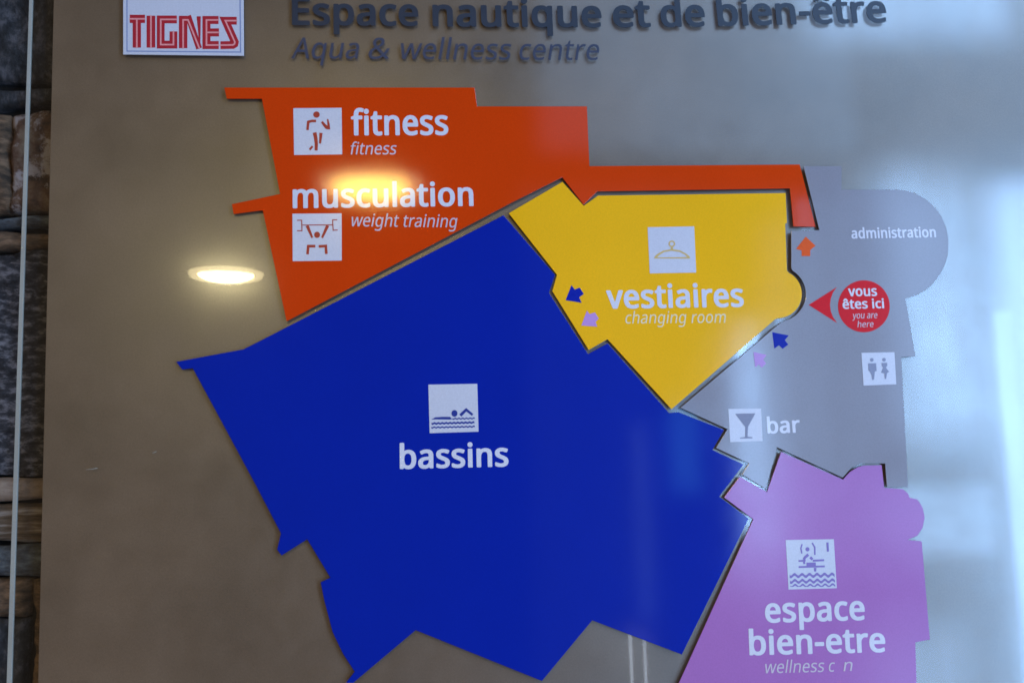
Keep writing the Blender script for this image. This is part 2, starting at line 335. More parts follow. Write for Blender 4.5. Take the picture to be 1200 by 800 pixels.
GLYPHS = json.loads('''{"b":{"-":[601,[[65,387,29,399,20,409,15,424,16,576,25,594,47,607,91,613,509,613,553,606,571,595,579,584,581,420,571,402,551,391,505,384]]],"E":[1037,[[171,-40,153,-37,131,-25,120,0,120,1320,125,1345,153,1365,196,1371,905,1371,945,1366,963,1358,978,1345,982,1330,982,1185,974,1163,952,1149,905,1142,422,1142,406,1134,404,829,410,811,872,807,916,801,939,789,948,771,949,636,947,614,938,600,916,588,883,583,425,582,409,578,404,560,404,207,407,191,422,186,905,186,952,178,972,167,981,149,982,4,977,-18,949,-37,909,-43]]],"a":[1047,[[334,-55,240,-35,165,0,109,43,69,96,42,152,26,243,31,338,53,414,84,466,135,517,185,550,265,588,338,609,429,624,669,642,676,657,668,730,653,777,630,810,600,830,553,843,458,838,367,811,273,772,247,769,217,774,196,785,184,803,138,916,137,941,156,959,273,1011,353,1034,443,1050,593,1053,680,1041,763,1016,829,980,887,924,925,854,944,785,953,697,950,-11,927,-31,887,-39,789,-40,756,-36,724,-19,709,18,702,25,611,-24,556,-43,462,-58],[402,156,465,153,527,167,571,186,620,229,649,276,664,319,673,374,673,428,668,439,596,443,476,431,404,412,355,381,331,347,319,316,313,279,318,236,328,207,345,184,371,166]]],"b":[1147,[[560,-55,498,-45,447,-30,349,21,342,16,324,-23,302,-34,269,-39,171,-40,138,-36,113,-25,100,-8,99,1414,105,1436,135,1452,171,1457,309,1457,349,1450,374,1432,378,1410,379,1014,383,999,396,1000,480,1036,589,1054,702,1050,767,1038,822,1021,902,977,938,950,984,905,1026,847,1052,792,1074,730,1098,596,1102,458,1097,392,1083,305,1068,247,1038,174,1010,127,960,64,927,35,876,2,807,-31,752,-46,680,-58],[561,159,622,156,662,163,694,177,731,206,767,258,787,305,806,385,814,454,814,545,806,614,791,683,771,734,743,777,709,810,669,829,614,839,574,839,509,825,473,807,446,781,424,748,407,708,390,639,382,578,378,498,386,392,405,305,420,265,442,225,476,189,513,170]]],"c":[896,[[487,-55,425,-46,364,-30,294,-2,240,30,170,90,131,141,103,189,64,294,44,421,44,563,56,657,70,719,110,814,149,876,182,913,245,966,338,1015,414,1039,545,1058,643,1053,782,1028,865,996,881,985,890,970,885,937,837,814,807,795,774,791,611,831,534,832,483,822,436,797,411,775,382,737,351,665,331,556,332,439,350,334,377,269,407,224,433,199,462,181,516,164,614,164,694,180,789,214,832,214,862,200,873,178,871,25,858,8,807,-18,716,-46,625,-58]]],"d":[1147,[[443,-55,374,-42,324,-26,236,21,203,47,160,90,121,145,90,207,71,261,52,356,44,425,44,559,60,683,92,792,131,865,200,946,254,986,313,1017,364,1036,454,1053,538,1057,651,1041,749,1002,760,1003,764,1021,764,1410,768,1432,793,1450,832,1457,974,1457,1018,1450,1041,1435,1047,1410,1044,-11,1032,-25,1007,-36,974,-40,862,-39,832,-35,811,-25,800,-13,791,10,782,16,705,-24,636,-46,556,-58],[500,159,563,156,603,162,651,176,685,199,708,225,736,276,752,327,763,396,767,512,760,603,745,676,725,730,694,782,665,809,633,826,578,839,513,839,480,833,444,814,413,785,378,733,360,690,335,585,332,436,344,352,361,294,390,236,424,196,458,173]]],"e":[1052,[[509,-55,385,-32,291,9,241,40,200,72,149,128,114,181,88,232,58,330,44,425,44,559,65,690,97,781,145,865,207,935,273,984,360,1027,433,1046,523,1057,567,1057,683,1041,767,1011,818,983,858,953,921,886,971,799,1002,701,1014,599,1014,468,1010,450,998,439,978,430,945,425,356,425,339,421,335,407,344,359,359,312,383,265,411,229,433,210,487,178,563,160,680,164,756,180,880,223,902,226,938,222,956,211,965,199,967,43,963,29,949,16,865,-19,756,-46,658,-58],[348,639,705,636,717,639,721,650,715,690,698,737,683,767,660,796,611,832,567,842,531,843,464,828,413,792,381,748,362,712,344,654]]],"f":[642,[[193,-40,174,-37,153,-25,142,0,141,822,131,832,33,834,0,839,-21,851,-32,872,-30,960,-22,971,0,983,124,1024,138,1032,151,1171,173,1261,200,1315,221,1345,258,1383,287,1404,345,1434,389,1449,491,1465,603,1461,658,1453,731,1433,768,1414,778,1389,740,1265,727,1243,705,1231,673,1227,560,1250,502,1248,480,1237,458,1214,434,1152,426,1094,426,1054,433,1042,611,1039,643,1034,669,1019,676,996,676,880,669,854,640,838,603,833,440,832,427,822,423,-15,400,-34,360,-43]]],"i":[481,[[149,-40,131,-37,110,-25,99,0,99,1003,105,1018,116,1027,164,1039,305,1040,338,1036,368,1021,378,996,378,-7,371,-22,360,-31,316,-42],[218,1127,185,1133,153,1147,127,1163,109,1183,95,1209,88,1232,89,1312,109,1357,153,1392,185,1406,233,1414,280,1409,342,1383,376,1349,392,1305,392,1229,374,1189,337,1152,280,1129,244,1124]]],"l":[481,[[149,-40,131,-37,110,-25,99,0,99,1418,109,1440,138,1454,174,1458,313,1457,342,1453,364,1443,374,1432,378,1414,378,-4,367,-25,338,-39,298,-43]]],"m":[1744,[[149,-40,131,-37,110,-25,99,0,99,992,101,1011,113,1025,135,1035,167,1040,276,1040,309,1036,342,1019,352,989,360,983,440,1023,502,1043,603,1058,683,1054,763,1040,822,1020,880,989,934,946,1000,989,1101,1034,1203,1054,1254,1058,1312,1054,1392,1042,1476,1011,1545,965,1588,916,1611,876,1631,822,1643,763,1650,680,1651,4,1648,-15,1636,-28,1614,-38,1581,-43,1443,-43,1400,-36,1382,-25,1374,-15,1371,658,1366,702,1345,771,1316,810,1280,831,1225,840,1152,830,1120,818,1094,800,1057,752,1031,687,1015,585,1015,7,1010,-18,981,-37,942,-43,803,-43,767,-37,746,-25,738,-15,735,4,735,662,729,705,709,771,676,813,643,832,585,840,516,830,469,805,427,756,410,720,396,669,379,531,376,-15,353,-34,313,-43]]],"n":[1153,[[149,-40,131,-37,110,-25,99,0,99,989,105,1018,131,1034,167,1040,276,1040,309,1036,342,1019,353,985,364,980,429,1014,494,1038,582,1054,643,1058,731,1050,811,1034,869,1013,927,979,980,931,1011,883,1038,818,1054,738,1058,691,1058,7,1051,-22,1025,-37,992,-43,851,-43,807,-36,782,-15,778,662,773,705,753,767,718,811,694,825,669,833,611,840,538,832,479,807,454,786,428,749,398,673,386,611,379,516,378,7,374,-17,349,-36,313,-43]]],"o":[1129,[[491,-55,378,-32,284,11,206,69,171,105,128,163,78,269,52,370,44,439,44,559,56,657,85,759,125,839,159,886,205,934,265,979,360,1024,443,1046,560,1058,683,1046,785,1016,887,960,958,894,1014,814,1059,708,1079,610,1084,439,1075,363,1055,279,1018,189,963,108,891,39,796,-15,712,-43,614,-58],[520,159,585,156,629,164,672,181,710,210,743,254,764,298,784,367,796,443,796,552,792,592,775,668,749,730,723,769,676,812,636,829,589,839,549,839,487,829,447,811,414,784,381,737,360,690,343,632,332,556,335,410,351,334,373,276,400,232,440,192,473,173]]],"p":[1147,[[149,-488,131,-485,110,-473,99,-448,101,1010,113,1024,138,1035,171,1039,284,1039,313,1034,334,1024,345,1013,356,985,364,982,422,1014,491,1040,611,1058,723,1049,825,1021,906,977,942,950,984,908,1033,835,1074,734,1098,603,1102,446,1082,305,1066,243,1047,196,1003,118,936,43,872,-1,796,-35,680,-58,582,-58,480,-39,393,-3,382,-4,376,-462,353,-482,313,-490],[559,159,625,156,662,164,694,180,731,213,762,257,787,316,805,392,814,461,814,541,806,606,793,665,768,730,736,781,709,807,665,830,614,839,574,839,523,829,487,815,453,788,422,745,407,708,391,646,382,585,378,497,383,425,395,345,417,272,444,225,476,192,506,174]]],"q":[1147,[[814,-488,778,-476,769,-466,764,-451,764,-19,760,-2,749,-2,651,-43,556,-58,458,-58,374,-43,320,-25,247,14,200,50,167,83,115,156,72,261,56,327,44,421,44,563,56,665,80,755,113,832,169,912,214,957,251,983,349,1031,404,1045,487,1057,582,1053,676,1034,785,980,792,984,801,1010,811,1021,832,1033,865,1039,974,1039,1007,1035,1036,1022,1046,1006,1046,-455,1040,-470,1029,-478,985,-490],[505,159,563,156,607,162,654,178,687,201,716,236,737,279,752,330,763,399,767,512,760,603,745,675,725,730,703,770,662,811,622,829,578,839,513,839,483,834,443,815,417,792,387,752,360,690,343,628,332,552,335,399,348,337,366,283,391,236,425,195,458,173]]],"r":[771,[[149,-40,131,-37,110,-25,99,0,99,989,103,1014,127,1032,167,1040,276,1040,313,1035,343,1018,355,967,364,962,407,992,473,1027,549,1050,643,1058,749,1046,782,1035,796,1021,800,1000,781,862,771,836,734,818,611,829,567,822,531,808,487,779,453,745,422,702,402,658,387,603,379,534,378,7,374,-18,349,-36,313,-43]]],"s":[894,[[313,-55,236,-46,167,-31,87,-1,47,21,40,32,37,50,37,189,44,211,73,227,113,229,258,176,316,161,378,153,483,157,538,174,568,199,587,239,587,279,569,316,527,350,491,371,316,442,193,502,142,534,94,578,55,641,37,705,37,796,46,836,60,872,91,921,153,975,247,1022,338,1046,447,1058,553,1053,680,1032,800,992,837,970,843,956,843,937,792,814,782,799,767,790,734,784,705,786,545,835,483,843,429,843,378,834,342,818,319,792,310,759,316,734,327,713,364,682,465,635,600,582,705,531,756,499,809,450,849,385,865,319,865,229,843,145,811,90,763,42,704,3,651,-21,578,-43,480,-58]]],"t":[674,[[400,-55,313,-37,233,3,174,58,139,119,122,170,113,236,112,821,102,831,40,833,4,839,-21,854,-28,872,-28,952,-22,970,0,985,115,1039,180,1239,189,1250,207,1261,244,1268,353,1264,386,1246,393,1225,393,1057,400,1042,614,1039,662,1027,673,1017,679,1003,680,872,675,857,664,847,643,837,611,833,411,832,395,825,393,290,399,243,410,210,429,181,454,162,498,154,629,172,654,168,677,156,687,130,686,0,676,-15,658,-26,593,-46,509,-58]]],"u":[1153,[[433,-55,367,-45,316,-31,219,18,184,47,149,90,109,174,92,250,88,305,88,988,92,1014,120,1033,174,1040,305,1039,342,1032,367,1014,371,988,371,334,377,290,400,223,440,178,502,157,560,156,633,170,687,202,725,250,752,319,771,454,771,992,775,1014,803,1033,843,1039,981,1039,1032,1027,1047,1014,1051,992,1051,10,1046,-15,1021,-33,985,-39,865,-39,836,-35,814,-25,805,-15,794,10,785,13,698,-29,622,-49,556,-58]]],"v":[948,[[371,-40,353,-37,331,-25,312,7,-53,971,-58,992,-53,1014,-25,1034,18,1040,167,1039,200,1034,226,1018,459,378,473,357,483,372,703,981,720,1018,745,1034,785,1040,934,1040,985,1027,997,1018,1003,1003,997,967,622,-17,596,-36,560,-43]]],"ê":[1052,[[509,-55,385,-32,291,9,241,40,200,72,149,128,114,181,88,232,58,330,44,425,44,559,65,690,97,781,145,865,207,935,273,984,360,1027,433,1046,523,1057,567,1057,683,1041,767,1011,818,983,858,953,921,886,971,799,1002,701,1014,599,1014,468,1010,450,998,439,978,430,945,425,356,425,339,421,335,407,344,359,359,312,383,265,411,229,433,210,487,178,563,160,680,164,756,180,880,223,902,226,938,222,956,211,965,199,967,43,963,29,949,16,865,-19,756,-46,658,-58],[348,639,705,636,717,639,721,650,715,690,698,737,683,767,660,796,611,832,567,842,531,843,464,828,413,792,381,748,362,712,344,654],[207,1094,182,1100,161,1116,157,1148,163,1170,320,1347,392,1446,418,1462,454,1468,603,1468,636,1463,658,1454,760,1319,896,1170,905,1148,901,1116,869,1095,825,1090,705,1095,647,1127,527,1221,396,1118,360,1098,316,1091]]]},"l":{"&":[1366,[[436,-15,349,1,265,36,217,69,162,123,127,181,106,239,95,309,98,418,127,512,155,559,189,601,254,659,374,741,368,756,280,868,244,937,230,977,218,1039,218,1090,230,1152,247,1199,275,1243,313,1281,364,1315,393,1328,440,1344,502,1355,553,1359,633,1355,727,1332,771,1309,812,1279,848,1239,872,1199,890,1148,898,1097,893,1006,878,952,852,905,830,876,767,812,712,769,643,724,639,712,958,403,985,384,1019,428,1045,476,1076,554,1112,668,1131,672,1283,668,1286,657,1270,599,1208,432,1164,352,1102,265,1362,7,1360,2,1349,0,1138,1,989,143,978,148,861,65,792,31,709,1,593,-19],[498,134,611,138,707,163,792,205,836,235,863,261,800,328,543,578,483,629,380,559,320,494,296,450,284,410,280,330,300,258,315,229,349,191,389,163,418,151],[526,825,607,874,669,928,700,974,719,1028,723,1065,719,1097,703,1145,685,1170,662,1188,633,1204,603,1213,567,1217,523,1213,469,1195,421,1155,406,1130,397,1101,393,1050,401,1006,416,963,468,886]]],"A":[1192,[[0,-2,-4,4,2,22,514,1334,527,1341,676,1340,683,1332,721,1236,1179,55,1196,1,1181,-4,1025,-4,1014,0,851,409,353,411,338,409,329,393,178,3,164,-4],[418,567,782,567,795,571,596,1127,541,956,401,582,400,571]]],"a":[1047,[[334,-15,262,2,207,27,156,69,112,130,88,199,80,261,88,348,111,414,136,454,200,513,298,561,367,580,458,595,727,609,731,665,727,719,717,767,695,814,662,848,625,866,553,883,469,879,404,865,251,807,243,810,235,825,194,934,236,957,313,986,382,1006,476,1021,629,1017,702,1002,745,986,800,953,844,908,878,847,897,777,905,697,904,7,891,0,774,3,768,14,744,119,738,128,654,49,582,7,538,-7,473,-18],[429,119,473,120,520,128,578,147,625,173,676,220,707,276,722,334,727,367,723,484,538,479,440,464,364,439,309,401,278,352,266,305,266,254,278,203,296,174,327,149,374,129]]],"c":[896,[[483,-15,389,5,327,31,284,57,218,114,181,163,155,207,117,312,98,436,102,599,124,712,158,796,206,868,236,903,284,942,364,986,436,1009,542,1025,651,1021,763,998,829,975,840,963,798,843,789,831,774,829,712,849,607,872,531,872,469,859,404,828,365,796,336,756,303,676,287,603,280,498,292,374,304,323,326,265,355,218,387,185,443,151,494,135,527,130,647,134,720,150,811,184,824,178,825,47,817,32,742,1,669,-15,629,-19]]],"e":[1052,[[505,-15,411,4,327,40,244,100,192,159,140,250,110,352,98,439,98,556,117,676,151,774,195,850,254,917,320,966,374,994,414,1007,483,1021,578,1024,673,1009,745,983,819,934,877,872,925,788,955,690,967,592,967,479,963,468,952,465,302,465,286,461,284,425,292,370,324,276,369,210,436,162,513,135,571,127,636,127,749,142,811,159,905,194,918,189,919,54,905,40,803,4,709,-15,662,-19],[305,603,771,603,779,610,778,654,769,705,747,767,721,807,694,834,672,850,629,870,593,879,531,883,440,863,385,829,366,810,333,763,300,683,287,614,291,605]]],"f":[642,[[200,0,196,15,196,865,185,872,29,874,22,887,23,949,33,957,193,1011,200,1134,212,1203,227,1254,251,1301,273,1332,334,1386,414,1419,491,1432,611,1428,716,1402,727,1396,728,1389,687,1269,669,1266,563,1290,491,1286,438,1261,410,1229,393,1192,378,1120,380,1011,393,1007,622,1006,629,992,628,883,625,876,614,873,393,872,380,869,378,7,374,0,364,-4,211,-4]]],"g":[1147,[[425,-444,313,-429,236,-408,181,-386,174,-368,178,-233,193,-232,269,-263,342,-283,498,-306,603,-302,633,-297,691,-275,727,-253,758,-222,781,-190,800,-151,813,-106,821,-48,824,108,818,112,749,46,698,16,647,-3,567,-19,462,-18,396,-6,306,32,247,75,206,119,167,177,130,265,109,348,98,439,98,563,114,668,144,770,174,831,204,875,253,930,331,984,396,1009,451,1021,542,1024,640,1008,691,990,738,964,829,884,835,897,852,995,858,1003,992,1005,1000,988,1000,-4,992,-110,969,-208,949,-255,907,-317,862,-362,796,-402,723,-429,647,-444,603,-448],[516,123,593,123,636,131,687,148,731,176,757,203,787,250,806,305,821,399,818,606,801,690,771,766,727,819,691,845,633,867,560,879,491,875,440,859,396,833,365,803,342,770,317,719,295,646,284,570,280,497,287,392,307,305,329,250,362,199,396,167,458,135]]],"h":[1153,[[156,0,153,18,153,1414,156,1421,167,1425,320,1425,329,1418,331,1407,327,883,367,925,404,954,480,994,567,1018,687,1021,782,1006,829,990,868,971,917,934,943,905,972,858,999,778,1010,694,1010,7,1007,0,996,-4,847,-4,834,4,832,683,821,745,797,800,767,834,743,851,687,872,607,880,520,868,491,859,447,837,414,812,395,789,357,712,338,629,331,545,329,4,316,-4,167,-4]]],"i":[481,[[156,0,153,15,153,996,156,1003,167,1007,320,1007,329,1000,331,989,330,7,327,0,316,-4,167,-4],[218,1167,174,1188,153,1214,142,1247,143,1301,157,1338,182,1363,211,1377,258,1380,302,1364,332,1334,345,1298,344,1243,328,1207,298,1178,254,1164]]],"l":[481,[[156,0,153,18,153,1414,156,1421,167,1425,320,1425,329,1418,331,1407,330,7,327,0,316,-4,167,-4]]],"m":[1744,[[156,0,153,18,153,989,156,1003,174,1007,298,1003,321,887,327,882,393,950,436,980,523,1013,607,1025,716,1017,811,987,869,947,906,905,934,864,985,925,1043,969,1094,994,1152,1012,1243,1025,1323,1021,1370,1013,1421,998,1483,964,1519,932,1546,898,1565,865,1584,811,1596,756,1603,673,1603,15,1599,0,1589,-4,1440,-4,1426,4,1425,676,1417,734,1392,800,1352,844,1327,860,1294,871,1229,880,1141,868,1105,856,1065,834,1043,816,1013,774,983,702,967,603,966,4,952,-4,803,-4,792,0,789,15,789,680,781,734,760,792,745,816,716,844,669,868,593,880,502,867,462,852,433,834,386,782,354,709,338,633,331,549,329,4,316,-4,167,-4]]],"n":[1153,[[156,0,153,18,153,989,156,1003,174,1007,298,1003,321,887,327,881,369,927,447,981,498,1002,582,1021,654,1025,742,1017,843,987,887,961,936,916,965,872,991,811,1007,731,1011,687,1011,15,1007,0,996,-4,847,-4,834,4,832,680,824,731,800,796,763,837,712,864,618,880,538,872,480,854,443,836,418,816,380,763,350,683,335,596,331,531,329,4,316,-4,167,-4]]],"o":[1129,[[487,-15,400,5,338,32,298,57,224,123,167,203,122,312,102,410,98,559,110,650,139,752,173,821,222,885,264,926,313,960,385,995,473,1017,593,1025,665,1016,767,986,851,938,916,877,971,799,1012,697,1032,603,1036,447,1028,378,1011,305,974,211,920,129,851,64,774,20,694,-7,622,-19],[553,123,625,128,698,151,754,189,779,218,814,280,832,330,847,403,854,501,847,603,832,676,814,723,779,785,738,826,683,857,640,871,585,879,516,875,462,863,400,832,360,793,327,741,303,676,287,603,280,505,287,403,303,330,324,272,355,218,380,189,433,153,494,131]]],"q":[1147,[[822,-448,818,-433,818,3,825,105,822,116,754,54,709,24,636,-6,560,-19,458,-18,400,-7,345,11,298,36,249,72,218,103,165,177,125,276,110,341,98,432,98,563,110,657,134,748,164,817,214,892,262,939,294,963,374,1002,429,1016,487,1024,553,1024,629,1013,676,997,731,968,778,932,825,882,832,890,851,992,858,1003,985,1006,998,999,999,-440,996,-448,985,-451,832,-451],[538,123,603,127,658,140,709,163,751,199,779,243,794,279,813,359,821,439,821,534,813,621,797,697,763,777,736,814,705,839,633,870,578,879,505,879,462,869,404,840,373,814,345,777,313,708,299,661,284,563,281,497,288,388,311,294,342,228,382,179,418,154,462,135]]],"r":[771,[[156,0,153,18,154,1000,167,1007,298,1003,305,978,317,851,324,841,365,894,422,950,505,1001,556,1017,611,1025,702,1021,745,1013,750,1007,749,981,733,872,727,858,716,855,614,869,531,852,487,832,446,803,407,765,378,723,346,647,331,556,329,4,316,-4,167,-4]]],"s":[894,[[305,-15,196,4,138,23,97,43,91,61,95,196,105,197,251,143,342,124,451,120,513,128,581,152,623,189,643,236,646,265,643,290,622,335,574,375,513,408,342,478,236,528,189,558,144,599,107,657,91,719,91,788,113,861,140,905,200,957,273,993,367,1017,451,1025,513,1025,589,1017,680,998,782,963,793,956,793,941,747,832,738,822,723,823,571,871,487,883,436,883,378,875,327,859,296,839,269,803,262,781,263,745,274,712,294,685,327,661,393,628,614,538,716,480,765,436,789,403,809,356,818,309,818,243,796,160,765,109,723,67,694,46,629,13,516,-15,476,-19]]],"t":[674,[[400,-15,331,2,269,35,224,79,191,138,175,189,167,247,167,865,156,872,36,872,26,883,29,956,169,1025,231,1225,244,1235,331,1235,344,1228,345,1021,349,1009,618,1006,629,1003,632,996,632,886,625,873,360,872,346,865,345,272,358,210,373,181,393,158,418,140,447,129,498,121,538,123,629,141,636,138,640,127,640,21,632,7,574,-10,523,-18]]],"u":[1153,[[429,-15,334,7,262,46,231,72,199,112,180,145,161,196,142,312,143,999,149,1005,164,1006,309,1006,322,999,324,319,335,258,366,192,411,152,483,128,563,123,658,141,694,156,731,180,774,232,805,309,825,443,827,999,840,1006,996,1005,1003,988,1002,7,989,0,858,3,835,109,829,116,785,71,752,46,712,22,654,-1,567,-19]]],"w":[1466,[[294,1,284,20,26,962,19,1005,29,1009,182,1009,199,1002,344,445,400,210,410,231,456,420,643,1005,818,1009,829,1006,835,998,1069,220,1273,1002,1290,1009,1440,1009,1450,1005,1452,994,1439,943,1174,2,985,-2,971,6,798,569,734,797,729,791,682,602,491,6,476,-2]]],"y":[951,[[73,-444,25,-436,16,-426,15,-317,18,-302,36,-299,127,-308,171,-305,218,-291,269,-260,306,-215,336,-161,398,-1,2,988,1,1003,15,1006,171,1006,186,999,410,414,483,191,564,432,768,999,782,1006,952,1005,957,999,955,988,536,-121,494,-219,461,-277,422,-333,382,-373,345,-400,302,-424,254,-440,211,-447]]]}}''')

def layout(text, style):
    G = GLYPHS[style]; pen = 0.0; out = []
    for ch in text:
        if ch == ' ': pen += 0.52; continue
        adv, loops = G[ch]
        out.append((ch, [[(pen+l[i]/1000, l[i+1]/1000) for i in range(0, len(l), 2)] for l in loops]))
        pen += adv/1000 + (0.045 if style == 'b' else 0.01)
    return out

def text(name, s, style, x0, y0, x1, y1, xh, depth, mat, parent, italic=0.0, thick=0.0003, split=False, label=None):
    """Lettering whose ink runs from (x0,y0) to (x1,y1) on the baseline, x-height xh."""
    gl = layout(s, style)
    gl = [(c, [[(x+italic*y, y) for x, y in lp] for lp in lps]) for c, lps in gl]
    xs = [x for c, lps in gl for lp in lps for x, y in lp]
    a, b = min(xs), max(xs)
    front = depth-thick
    p0, p1, pu = P(x0, y0, front), P(x1, y1, front), P(x0, y0-xh, front)
    base = Vector((p1.x-p0.x, p1.z-p0.z)); width = base.length
    d = base.normalized(); up = Vector((-d.y, d.x))
    sy = (Vector((pu.x-p0.x, pu.z-p0.z))).length; sx = width/(b-a)
    def T(x, y):
        v = Vector((p0.x, p0.z)) + d*((x-a)*sx) + up*(y*sy)
        return (v.x, v.y)
    groups = [(c, [[T(x, y) for x, y in lp] for lp in lps]) for c, lps in gl]
    if split:
        return [shape(name, lps, depth+0.0001, front, mat, parent, px=False) for c, lps in groups]
    bm = bmesh.new(); first = None         # each letter filled on its own, then one mesh per word
    for k, (c, lps) in enumerate(groups):
        me, org = mesh_from_loops(name, lps, depth+0.0001, front-0.00002*(k % 2), mat)
        if first is None: first = org
        for v in me.vertices: v.co += org-first
        bm.from_mesh(me); bpy.data.meshes.remove(me)
    me = bpy.data.meshes.new(name); bm.to_mesh(me); bm.free(); me.materials.append(M[mat])
    o = bpy.data.objects.new(name, me); link(o, parent)
    off = first; pp = parent
    while pp is not None: off = off-pp.location; pp = pp.parent
    o.location = off
    if label: o['label'] = label
    return o
# ================================================================ stone wall behind the sign
WALL_Y = 0.055
wall_root = bpy.data.objects.new('stone_wall', None)
wall_root.empty_display_size = 0.1
wall_root.location = P(-100, 400, WALL_Y+0.03)
COL.objects.link(wall_root)
wall_root['label'] = 'dry-laid wall of dark slate and brown stone showing left of the glass sign'
wall_root['category'] = 'wall'

def stone(quad, mat, seed, proud=0.0, nx=8, nz=8, rough=0.004, label=None):
    """quad: traced corners tl, tr, br, bl; an uneven split stone with its own depth"""
    c = [P(x, y, WALL_Y) for x, y in quad]
    bm = bmesh.new(); grid = []
    org = sum(c, Vector())/4
    for j in range(nz+1):
        row = []
        for i in range(nx+1):
            u, v = i/nx, j/nz
            p = c[0]*(1-u)*(1-v)+c[1]*u*(1-v)+c[2]*u*v+c[3]*(1-u)*v
            e = min(u, 1-u, v, 1-v)
            edge = max(0.0, 1-e/0.10)
            k = Vector((p.x*28, seed*3.1, p.z*28))
            n = noise.noise(k)+0.6*noise.noise(k*2.3)+0.35*noise.noise(k*5.1)
            wob = Vector((noise.noise(Vector((p.x*45, seed, p.z*20))), 0, noise.noise(Vector((p.x*20, seed+9, p.z*45)))))*0.0042
            row.append(bm.verts.new(p-org+wob+Vector((0, -proud-n*rough+edge*edge*0.008, 0))))
        grid.append(row)
    for j in range(nz):
        for i in range(nx):
            bm.faces.new((grid[j][i], grid[j+1][i], grid[j+1][i+1], grid[j][i+1]))
    rim = [grid[0][i] for i in range(nx+1)]+[grid[j][nx] for j in range(1, nz+1)]+[grid[nz][i] for i in range(nx-1, -1, -1)]+[grid[j][0] for j in range(nz-1, 0, -1)]
    back = [bm.verts.new(v.co+Vector((0, 0.035-v.co.y, 0))) for v in rim]
    for i in range(len(rim)):
        j = (i+1) % len(rim)
        bm.faces.new((rim[i], rim[j], back[j], back[i]))
    bmesh.ops.recalc_face_normals(bm, faces=bm.faces)
    me = bpy.data.meshes.new('stone'); bm.to_mesh(me); bm.free()
    for p in me.polygons: p.use_smooth = True
    me.materials.append(M[mat])
    o = bpy.data.objects.new('stone', me); link(o, wall_root); o.location = org-wall_root.location
    if label: o['label'] = label
    return o

# stones seen in the strip left of the metal panel (traced), then their neighbours
XR = 150
vis = [
 ([(-70, -80), (XR, -80), (XR, 92), (-70, 93)], 'black_slate', 0.002, None),
 ([(-95, 102), (XR, 102), (XR, 121), (-95, 125)], 'black_slate', 0.000, None),
 ([(-80, 137), (9, 134), (12, 249), (-80, 250)], 'brown', 0.001, None),
 ([(12, 134), (XR, 126), (XR, 246), (14, 249)], 'rust', 0.004, 'rusty brown stone with white quartz patches'),
 ([(-60, 255), (XR, 250), (XR, 272), (-60, 262)], 'blue_grey', 0.001, None),
 ([(-90, 268), (XR, 276), (XR, 284), (-90, 299)], 'brown', 0.003, None),
 ([(-110, 303), (XR, 288), (XR, 555), (-110, 557)], 'slate', 0.004, 'tall block of streaky dark slate'),
 ([(-75, 561), (XR, 557), (XR, 582), (-75, 587)], 'pale', 0.007, 'pale pinkish flat slab'),
 ([(-100, 591), (XR, 586), (XR, 632), (-100, 633)], 'banded', 0.003, None),
 ([(-65, 639), (XR, 638), (XR, 675), (-65, 675)], 'blue_grey', 0.003, None),
 ([(-85, 679), (31, 679), (29, 722), (-85, 722)], 'brown', 0.002, None),
 ([(-60, 727), (29, 727), (27, 885), (-60, 885)], 'black_slate', 0.003, None),
 ([(38, 680), (XR, 680), (XR, 885), (35, 885)], 'brown', 0.001, None),
]
for i, (q, m_, pr, lb) in enumerate(vis):
    h = abs(q[3][1]-q[0][1])
    stone(q, m_, i+1, pr, nx=26, nz=max(5, min(30, int(h/6))), rough=0.008 if h > 60 else 0.0035, label=lb)
kinds = ['black_slate', 'slate', 'brown', 'blue_grey', 'rust', 'banded', 'pale']
for k, (xa, xb) in enumerate([(-230, -118), (-350, -238), (158, 270)]):
    y = -80
    while y < 880:
        h = random.choice([24, 38, 55, 80, 120])
        stone([(xa, y), (xb, y), (xb, y+h), (xa, y+h)], random.choice(kinds), y+k, random.uniform(0, 0.006), 5, 4, 0.003)
        y += h+7
for r, ya in enumerate((-170, 893)):
    x = -350
    while x < 270:
        w = random.randint(70, 160)
        stone([(x, ya), (x+w, ya), (x+w, ya+82), (x, ya+82)], random.choice(kinds), x+r, random.uniform(0, 0.006), 5, 4, 0.003)
        x += w+8
qa, qb = P(-360, -180, WALL_Y+0.022), P(275, 985, WALL_Y+0.022)
bm = bmesh.new(); bmesh.ops.create_cube(bm, size=1)
for v in bm.verts: v.co = Vector((v.co.x*(qb.x-qa.x), v.co.y*0.03, v.co.z*(qa.z-qb.z)))
me = bpy.data.meshes.new('mortar_bed'); bm.to_mesh(me); bm.free(); me.materials.append(M['mortar'])
o = bpy.data.objects.new('mortar_bed', me); link(o, wall_root)
o.location = Vector(((qa.x+qb.x)/2, WALL_Y+0.037, (qa.z+qb.z)/2))-wall_root.location

# ================================================================ the sign
sign = bpy.data.objects.new('information_sign', None)
sign.empty_display_size = 0.1
sign.location = P(600, 1000, 0.0)
COL.objects.link(sign)
sign['label'] = 'glass fronted metal floor plan sign with coloured zones and a slate blue title'
sign['category'] = 'sign'

def box_px(name, x0t, x0b, x1, ya, yb, d0, d1, mat, bev=0.0006):
    return shape(name, [[(x0t, ya), (x1, ya), (x1, yb), (x0b, yb)]], d0, d1, mat, sign, bevel=bev)

